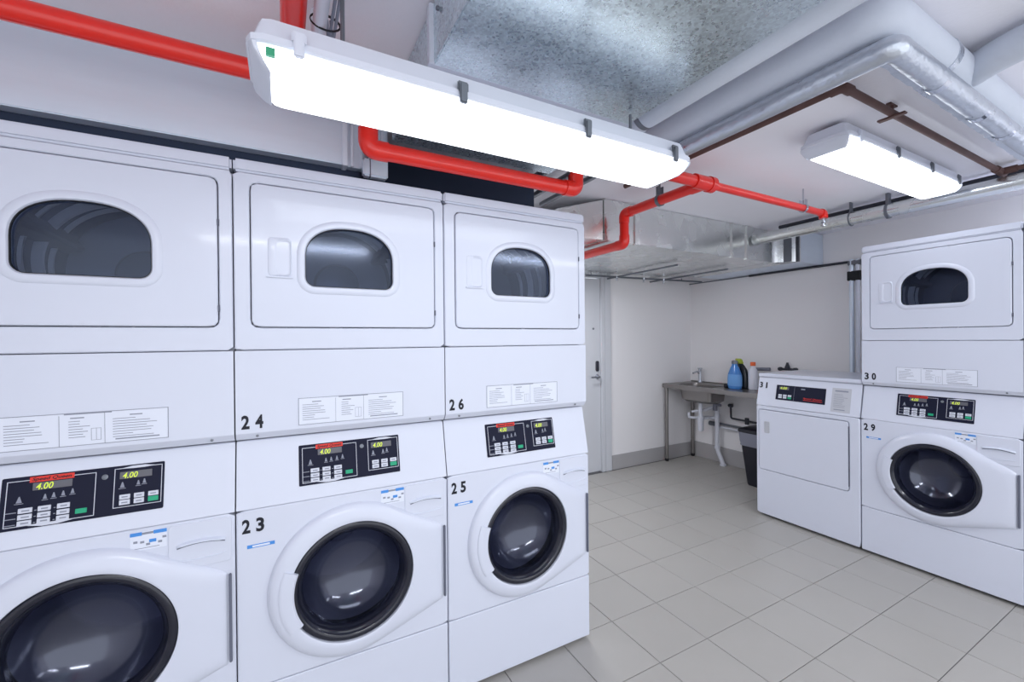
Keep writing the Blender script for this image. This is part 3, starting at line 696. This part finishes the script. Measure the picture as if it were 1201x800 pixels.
def ring_hanger(x, y, z, rr, along='x'):
    m = MB(); n = 18; ls = []
    for k in range(n+1):
        a = 2*pi*k/n; ca, sa = cos(a)*(rr+.002), sin(a)*(rr+.002); cb_, sb = cos(a)*(rr+.006), sin(a)*(rr+.006)
        if along == 'x': ls.append([(x-.01, y+ca, z+sa), (x+.01, y+ca, z+sa), (x+.01, y+cb_, z+sb), (x-.01, y+cb_, z+sb)])
        else: ls.append([(x+ca, y-.01, z+sa), (x+ca, y+.01, z+sa), (x+cb_, y+.01, z+sb), (x+cb_, y-.01, z+sb)])
    m.loft(ls); m.tube([(x, y, z+rr), (x, y, CEIL_Z)], .005, 8)
    if along == 'x': m.box(x-.012, x+.012, y-.018, y-.014, z+rr*.6, z+rr+.03).box(x-.012, x+.012, y+.014, y+.018, z+rr*.6, z+rr+.03)
    else: m.box(x-.018, x-.014, y-.012, y+.012, z+rr*.6, z+rr+.05).box(x+.014, x+.018, y-.012, y+.012, z+rr*.6, z+rr+.05)
    return m
ring_hanger(3.0, YP, ZP, .021).build('hanger', CHROME, t)
ring_hanger(XC, .20, ZP, r, 'y').build('hanger', HANG, t)
ring_hanger(-.9, YP, ZP, r).build('hanger', HANG, t)

# ------------------------------------------------------------------ insulated / silver pipes to the right of the duct
def pipe_thing(name, label, pts, rr, m, fil=0, n=24, cat='pipe'):
    t = thing(name, label, cat, pts[0]); o = Vector(pts[0])
    MB().tube([Vector(p)-o for p in pts], rr, n, fil, fseg=8).build('pipe_run', m, t); return t, o
t, o = pipe_thing('insulated_pipe', 'straight matt grey insulated pipe right beside the big galvanised duct', [(1.325, -2.0, 2.235), (1.333, -.21, 2.23), (1.333, -.21, CEIL_Z)], .052, INSUL, .05)
for y in (-1.5, -.42): MB().tube([Vector((1.33, y, 2.232))-o, Vector((1.33, y+.02, 2.232))-o], .055, 24).build('strap', HANG, t)
t, o = pipe_thing('insulated_pipe', 'thick pale insulated pipe turning a square corner overhead at upper right', [(1.575, -.20, 2.318), (1.575, -.20, 2.26), (1.565, -1.035, 2.26), (3.3, -1.025, 2.26)], .056, INSUL, .05)
MB().tube([Vector(p)-o for p in ((2.15, -1.04, 2.262), (2.085, -1.13, 2.262), (2.05, -1.26, 2.262), (2.04, -1.8, 2.262))], .049, 22, .08).build('branch_pipe', INSUL, t)
MB().tube([Vector((1.93, -1.033, 2.26))-o, Vector((1.96, -1.033, 2.26))-o], .058, 24).build('joint_band', FOIL, t)
t, o = pipe_thing('foil_wrapped_pipe', 'silver foil-wrapped pipe with crinkled joints, inside the corner of the thick pale pipe', [(1.578, -.20, 2.318), (1.578, -.20, 2.165), (1.572, -1.058, 2.165), (3.3, -1.040, 2.165)][1:], .032, FOIL, .02)
def band(p, q, rr, m): MB().tube([Vector(p)-o, Vector(q)-o], rr, 24).build('joint_band', m, t)
for y in (-.345, -.375): band((1.577, y, 2.165), (1.577, y-.012, 2.165), .035, CHROME)
for x in (1.86, 2.22, 2.50): band((x, -1.055+(x-1.57)*.0104, 2.165), (x+.03, -1.055+(x-1.57)*.0104, 2.165), .0345, CHROME)
fl = MB(); n = 60; ls = []
for k in range(n+1):
    x = 1.60+1.6*k/n; y = -1.030+(x-1.57)*.012+rnd.uniform(-.003, .003); z = 2.150+rnd.uniform(-.003, .003)
    ls.append([Vector((x, y-.010, z-.004))-o, Vector((x, y+.012, z-.004))-o, Vector((x, y+.014, z+.002))-o, Vector((x, y-.006, z+.006))-o])
fl.loft(ls, True, True, True).build('foil_lip', FOIL, t)
for j_, (x_, r__) in enumerate(((1.33, .020), (1.47, .016), (1.60, .016))):
    t, o = pipe_thing('thin_conduit', ('leftmost of three grey conduits under the ceiling', 'middle of three grey conduits under the ceiling', 'rightmost grey conduit under the ceiling')[j_]+' between low light and far duct', [(x_, -.18, 2.262), (x_, .74, 2.262)], r__, HANG, cat='conduit')
# rusty pipe
t = thing('rusty_pipe', 'thin rusty brown pipe against the ceiling in front of the flat tube light', 'pipe', (1.90, .30, 2.285)); o = Vector((1.90, .30, 2.285))
MB().tube([Vector(p)-o for p in ((1.90, .30, 2.285), (1.90, -.80, 2.285), (3.60, -.80, 2.285))], .0135, 12, .03).build('pipe_run', RUST, t)
MB().tube([Vector(p)-o for p in ((1.90, -.76, 2.285), (1.90, -.80, 2.285), (1.95, -.80, 2.285))], .018, 12, .02).build('elbow', RUST, t)
MB().tube([Vector((3.50, -.80, 2.285))-o, Vector((3.63, -.80, 2.285))-o], .019, 12).tube([Vector((3.58, -.80, 2.285))-o, Vector((3.58, -.86, 2.285))-o], .019, 12).build('tee', RUST, t)
MB().tube([Vector((3.58, -.85, 2.285))-o, Vector((3.58, -1.3, 2.285))-o], .012, 12).build('branch_pipe', RUST, t)
x = 2.28
MB().box(x-o.x-.012, x-o.x+.012, -1.10-.045, -1.10+.045, -.020, -.012, .002).tube([(x-o.x, -1.10, -.01), (x-o.x, -1.10, .035)], .007, 8).box(x-o.x-.03, x-o.x+.03, -1.108, -1.092, .028, .034).build('hanger', RUST, t)
# long galvanised pipe over the right machines
t, o = pipe_thing('steel_pipe', 'thick galvanised steel pipe running under the ceiling above the right-hand machines', [(3.60, .585, 2.205), (3.56, -2.2, 2.215)], .043, GALV_F)
for y, w in ((-.30, .016), (-.10, .006)):
    MB().tube([Vector((3.59, y, 2.206))-o, Vector((3.59, y-w, 2.206))-o], .049, 20).box(3.57-o.x, 3.61-o.x, y-o.y-w, y-o.y, .04, CEIL_Z-o.z).build('strap', HANG, t)
MB().tube([Vector((3.70, .44, 2.29))-o, Vector((3.66, -2.2, 2.29))-o], .014, 10).build('cable_conduit', DARKP, t)
# white conduit and cables above the lamp, upper left
t = thing('cable_conduit', 'white conduit with black cable tie and thin cables above the low light', 'conduit', (.225, -1.7, 2.2))
MB().tube([(0, 0, 0), (0, 1.36, 0), (0, 1.42, .10)], .017, 14, .05).build('conduit', PVC, t)
for x in (.028, .038): MB().tube([(x, 0, .01), (x, 1.40, .01), (x, 1.43, .10)], .004, 8, .03).build('cable', GREY_INK, t)
m = MB(); ls = []
for k in range(20):
    a = 2*pi*k/20; cx_, cz_ = .012+.034*cos(a), .004+.022*sin(a)
    ls.append([(cx_, 1.30+.006*sin(a), cz_), (cx_, 1.306+.006*sin(a), cz_), (cx_*1.08, 1.306+.006*sin(a), cz_*1.1), (cx_*1.08, 1.30+.006*sin(a), cz_*1.1)])
m.loft(ls+[ls[0]]); m.build('cable_tie', RUB, t)
# small sprinkler tubes below the far duct
t = thing('sprinkler_branch', 'thin grey tubes with small fittings hung below the far air duct', 'pipe', (2.75, 1.15, 2.02))
MB().tube([(0, .60, 0), (1.5, .45, 0)], .009, 10).build('tube', HANG, t)
MB().tube([(.35, -.2, 0), (.36, .70, 0)], .008, 10).build('tube', HANG, t)
MB().tube([(.95, -.25, 0), (.97, .70, 0)], .008, 10).build('tube', HANG, t)
for x, y in ((.36, .56), (.96, .50), (.70, .53)): MB().lathe([(.016, 0), (.016, -.02), (.007, -.03), (.007, -.045), (.018, -.048)], (x, y, .008), 'z', 12, True, True).build('fitting', CHROME, t)
for x in (.05, 1.2): MB().tube([(x, .59-x*.1, 0), (x, .59-x*.1, .024)], .004, 8).build('rod', HANG, t)
# dark rail on the right wall under the duct
t = thing('wall_conduit', 'dark conduit running level along the sink wall just under the ceiling ducts', 'conduit', (XW-.02, -.9, 2.035))
MB().tube([(0, 0, 0), (0, 2.05, 0)], .011, 12).build('conduit', DARKP, t); MB().tube([(0, 2.05, 0), (0, 2.79, 0), ], .006, 10).build('thin_conduit', HANG, t)
# vertical conduits behind machine 30
t = thing('vertical_conduit', 'grey vertical conduit with a black clamp on the sink wall beside dryer 30', 'conduit', (XW-.04, .215, 1.0))
MB().tube([(0, .022, -1), (0, .022, 1.05)], .017, 14).build('conduit', GALV_P, t); MB().tube([(0, -.022, -1), (0, -.022, 1.05)], .015, 14).build('conduit', LHOUS, t)
MB().box(-.02, .038, -.048, .048, .87, .95, .004).build('clamp', RUB, t); MB().box(-.016, .038, -.045, .045, 1.0, 1.04, .004).build('cable_box', HANG, t)

# ------------------------------------------------------------------ sink bench
BX, BZ = 3.93, .880
t = thing('sink_bench', 'stainless steel sink bench on round legs along the far right wall', 'sink bench', (BX, YW-.02, 0))
LY = 1.36; dX = XW-.004-BX
def bx(mb, x0, x1, y0, y1, z0, z1, b=.002): return mb.box(x0, x1, -y1, -y0, z0, z1, b)
SX0, SX1, SY_0, SY_1 = .09, .38, .13, .56   # bowl opening in bench coords (x, distance from door wall)
m = MB(); bx(m, 0, SX0, 0, LY, BZ-.045, BZ); bx(m, SX1, dX, 0, LY, BZ-.045, BZ); bx(m, SX0, SX1, 0, SY_0, BZ-.045, BZ); bx(m, SX0, SX1, SY_1, LY, BZ-.045, BZ)
m.build('worktop', STEEL, t)
m = MB(); bx(m, dX-.018, dX, 0, LY, BZ, BZ+.012); m.build('upstand', STEEL, t)
m = MB(); P = lambda d, z: [(x, -y, z) for x, y in rrect(SX0+d, SX1-d, SY_0+d, SY_1-d, .05, 4)]
m.loft([P(-.012, BZ+.003), P(.0, BZ+.001), P(.006, BZ-.02), P(.02, BZ-.16), P(.05, BZ-.185)], True, False, True).build('sink_bowl', STEEL, t)
for x, y in ((.028, .035), (dX-.035, .035), (.028, LY-.05), (dX-.035, LY-.05)):
    l = MB().tube([(x, -y, .03), (x, -y, BZ-.05)], .0195, 16).build('leg', STEEL, t)
    MB().lathe([(.017, .0), (.019, .006), (.021, .032)], (x, -y, 0), 'z', 14, True, True).build('foot', RUB, l)
t = thing('tap', 'chrome pillar tap standing behind the sink bowl on the steel bench', 'tap', (BX+SX1+.05, YW-.02-.165, BZ+.0005))
MB().lathe([(.024, 0), (.024, .02), (.017, .03), (.016, .13), (.019, .135), (.019, .15), (.004, .16)], (0, 0, 0), 'z', 16, True, True).build('tap_body', CHROME, t)
MB().tube([(0, 0, .10), (-.05, 0, .13), (-.13, -.01, .115)], .010, 10, .02).build('spout', CHROME, t)
MB().box(-.015, .015, -.025, .025, .155, .170, .004).build('tap_lever', CHROME, t)
# second tap over machine 31
t = thing('wall_tap', 'dark wall-mounted mixer tap seen just above the back of dryer 31', 'tap', (XW, .775, 1.085))
MB().tube([(-.02, -.085, 0), (-.02, .085, 0)], .011, 12).lathe([(.018, 0), (.018, -.03)], (0, -.07, 0), 'x', 12, True, True).lathe([(.018, 0), (.018, -.03)], (0, .07, 0), 'x', 12, True, True).build('body', DARKP, t)
MB().lathe([(.024, 0), (.022, .02), (.012, .045), (.010, .06)], (-.02, 0, .005), 'z', 14, True, True).build('lever', DARKP, t)
t = thing('grey_hose', 'grey corrugated hose bent over the far back corner of dryer 31', 'hose', (4.32, 1.05, .8805))
hs_ = MB(); pts = [(0, 0, .0), (0, 0, .195), (0, -.16, .202)]
hs_.tube(pts, .017, 14, .04).build('hose', BAG, t)
# waste pipes
t = thing('waste_pipe', 'white plastic waste pipes and bottle trap beneath the sink bowl', 'waste pipe', (4.16, 1.555, 0)); 
def pt(mb, pts, rr, fil=.0): return mb.tube(pts, rr, 14, fil)
pt(MB(), [(0, .0, .693), (0, .0, .56)], .020).build('outlet', PVC, t)
MB().lathe([(.018, .37), (.030, .385), (.032, .50), (.035, .505), (.035, .53), (.022, .54), (.022, .57)], (0, 0, 0), 'z', 18, True, True).build('bottle_trap', PVC, t)
pt(MB(), [(.03, .0, .50), (.11, .05, .50), (.18, .05, .50), (.18, -.07, .505), (.18, -.07, .42)], .017, .03).build('trap_arm', PVC, t)
pt(MB(), [(0, .02, .585), (.10, -.03, .61), (.18, -.07, .64), (.18, -.07, .72)], .015, .03).build('overflow_arm', PVC, t)
pt(MB(), [(.18, -.07, .70), (.18, -.07, .16), (.18, -.12, .06), (.18, -.14, .012)], .023, .05).build('down_pipe', PVC, t)
pt(MB(), [(-.03, .13, .56), (-.03, .13, .51), (-.01, .10, .505), (.10, -.02, .505)], .014, .02).build('inlet_arm', PVC, t)
pt(MB(), [(-.02, .10, .572), (.06, .0, .60), (.14, -.10, .655)], .014).build('inlet_arm', PVC, t)
MB().tube([(.12, -.09, .60), (.12, -.09, .685)], .024, 14).tube([(.12, -.09, .665), (.12, -.16, .665)], .014, 12).build('coupling', BAG, t)
for z in (.52, .665, .17): MB().lathe([(.028, 0), (.030, .005), (.030, .03), (.028, .035)], (.18, -.07, z), 'z', 16, True, True).build('collar', PVC, t)
MB().lathe([(.034, 0), (.034, .012), (.025, .016)], (.18, -.14, .001), 'z', 16, True, True).build('floor_flange', PVC, t)
t = thing('supply_pipe', 'dark valve pipe stepping down and running along the sink wall', 'pipe', (4.38, 1.35, .65))
pt(MB(), [(.045, .03, .01), (0, .03, .01), (0, .0, .01), (0, -.005, -.125), (0, -.66, -.135)], .010, .02).build('pipe_run', DARKP, t)
MB().lathe([(.018, -.02), (.020, .0), (.018, .02)], (0, .0, .01), 'y', 12, True, True).build('valve', DARKP, t)
MB().box(-.012, .012, -.20, -.165, -.165, -.095, .003).build('valve', DARKP, t)
t = thing('wall_pipe', 'pair of level grey and white pipes low on the sink wall behind the bin', 'pipe', (4.385, 1.58, .43))
pt(MB(), [(0, 0, .015), (0, -.93, .004)], .011).build('pipe_run', HANG, t); pt(MB(), [(0, -.05, -.022), (0, -.93, -.028)], .014).build('pipe_run', PVC, t)
MB().tube([(0, 0.03, .0), (0, -.03, .0)], .026, 14).build('collar', HANG, t)
# ------------------------------------------------------------------ bin
t = thing('waste_bin', 'black rubbish bin with grey liner rim beside dryer 31', 'bin', (4.08, .82, 0))
P = lambda hx_, hy_, z: [(x, y, z) for x, y in rrect(-hx_, hx_, -hy_, hy_, .03, 4)]
MB().loft([P(.09, .10, 0), P(.095, .105, .01), P(.12, .15, .40), P(.112, .142, .40), P(.085, .095, .02)], True, True, True).build('bin_body', BINM, t)
MB().loft([P(.123, .153, .372), P(.126, .156, .38), P(.124, .154, .395), P(.128, .158, .41), P(.133, .166, .50)], True).build('liner', BAG, t)
MB().loft([P(.131, .164, .495), P(.139, .172, .505), P(.136, .168, .53), P(.08, .09, .555)], True, True, True).build('lid', BINM, t)
# ------------------------------------------------------------------ bottles
def bottle(name, label, loc, prof, cap, bm_, cm, sx=1, sy=1, lbl=None):
    t = thing(name, label, 'bottle', loc)
    def ov(pr, c0, c1):
        mb = MB().lathe(pr, (0, 0, 0), 'z', 20, c0, c1); mb.v = [(x*sx, y*sy, z) for x, y, z in mb.v]; return mb
    b_ = ov(prof, True, True).build('bottle_body', bm_, t)
    ov(cap, True, True).build('cap', cm, t)
    if lbl: ov([(r__, z) for r__, z in lbl[0]], False, False).build('bottle_label', lbl[1], t)
    return t
bottle('detergent_bottle', 'light blue detergent bottle standing on the sink bench', (4.13, 1.13, BZ+.001), [(.050, 0), (.056, .01), (.058, .10), (.054, .15), (.035, .21), (.024, .235), (.022, .25)],
       [(.026, .25), (.026, .275), (.018, .285)], BOT_BLUE, HANG, .8, 1.25, ([(.0592, .03), (.0592, .10), (.0555, .145)], mat('pale_blue_label', (110, 165, 225), .4)))
bt = bottle('detergent_bottle', 'black curved bottle with lime cap, leaning beside the blue bottle', (4.22, 1.09, BZ+.001), [(.045, 0), (.05, .01), (.052, .12), (.045, .19), (.03, .235), (.022, .25)],
       [(.030, .25), (.032, .26), (.032, .29), (.024, .30)], BOT_DK, CAP_Y, .8, 1.1)
for ch in bt.children:
    for v in ch.data.vertices: v.co.y += .55*(max(0, v.co.z-.05))**2*1.8
bottle('bleach_bottle', 'white bottle with orange cap on the sink bench beside dryer 31', (4.20, .985, BZ+.001), [(.038, 0), (.042, .01), (.043, .17), (.035, .20), (.018, .222), (.018, .235)],
       [(.024, .235), (.024, .268), (.020, .272)], BOT_W, CAP_O)
t = thing('sink_plug', 'small round black plug beside the blue bottle', 'plug', (4.15, 1.235, BZ+.001)); MB().lathe([(.022, 0), (.026, .006), (.026, .03), (.018, .042)], (0, 0, 0), 'z', 16, True, True).build('plug', RUB, t)
MB().tube([(0, .02, .008), (.02, .08, .006), (.0, .14, .006), (.03, .20, .006)], .004, 8, .03).build('chain', HANG, t)
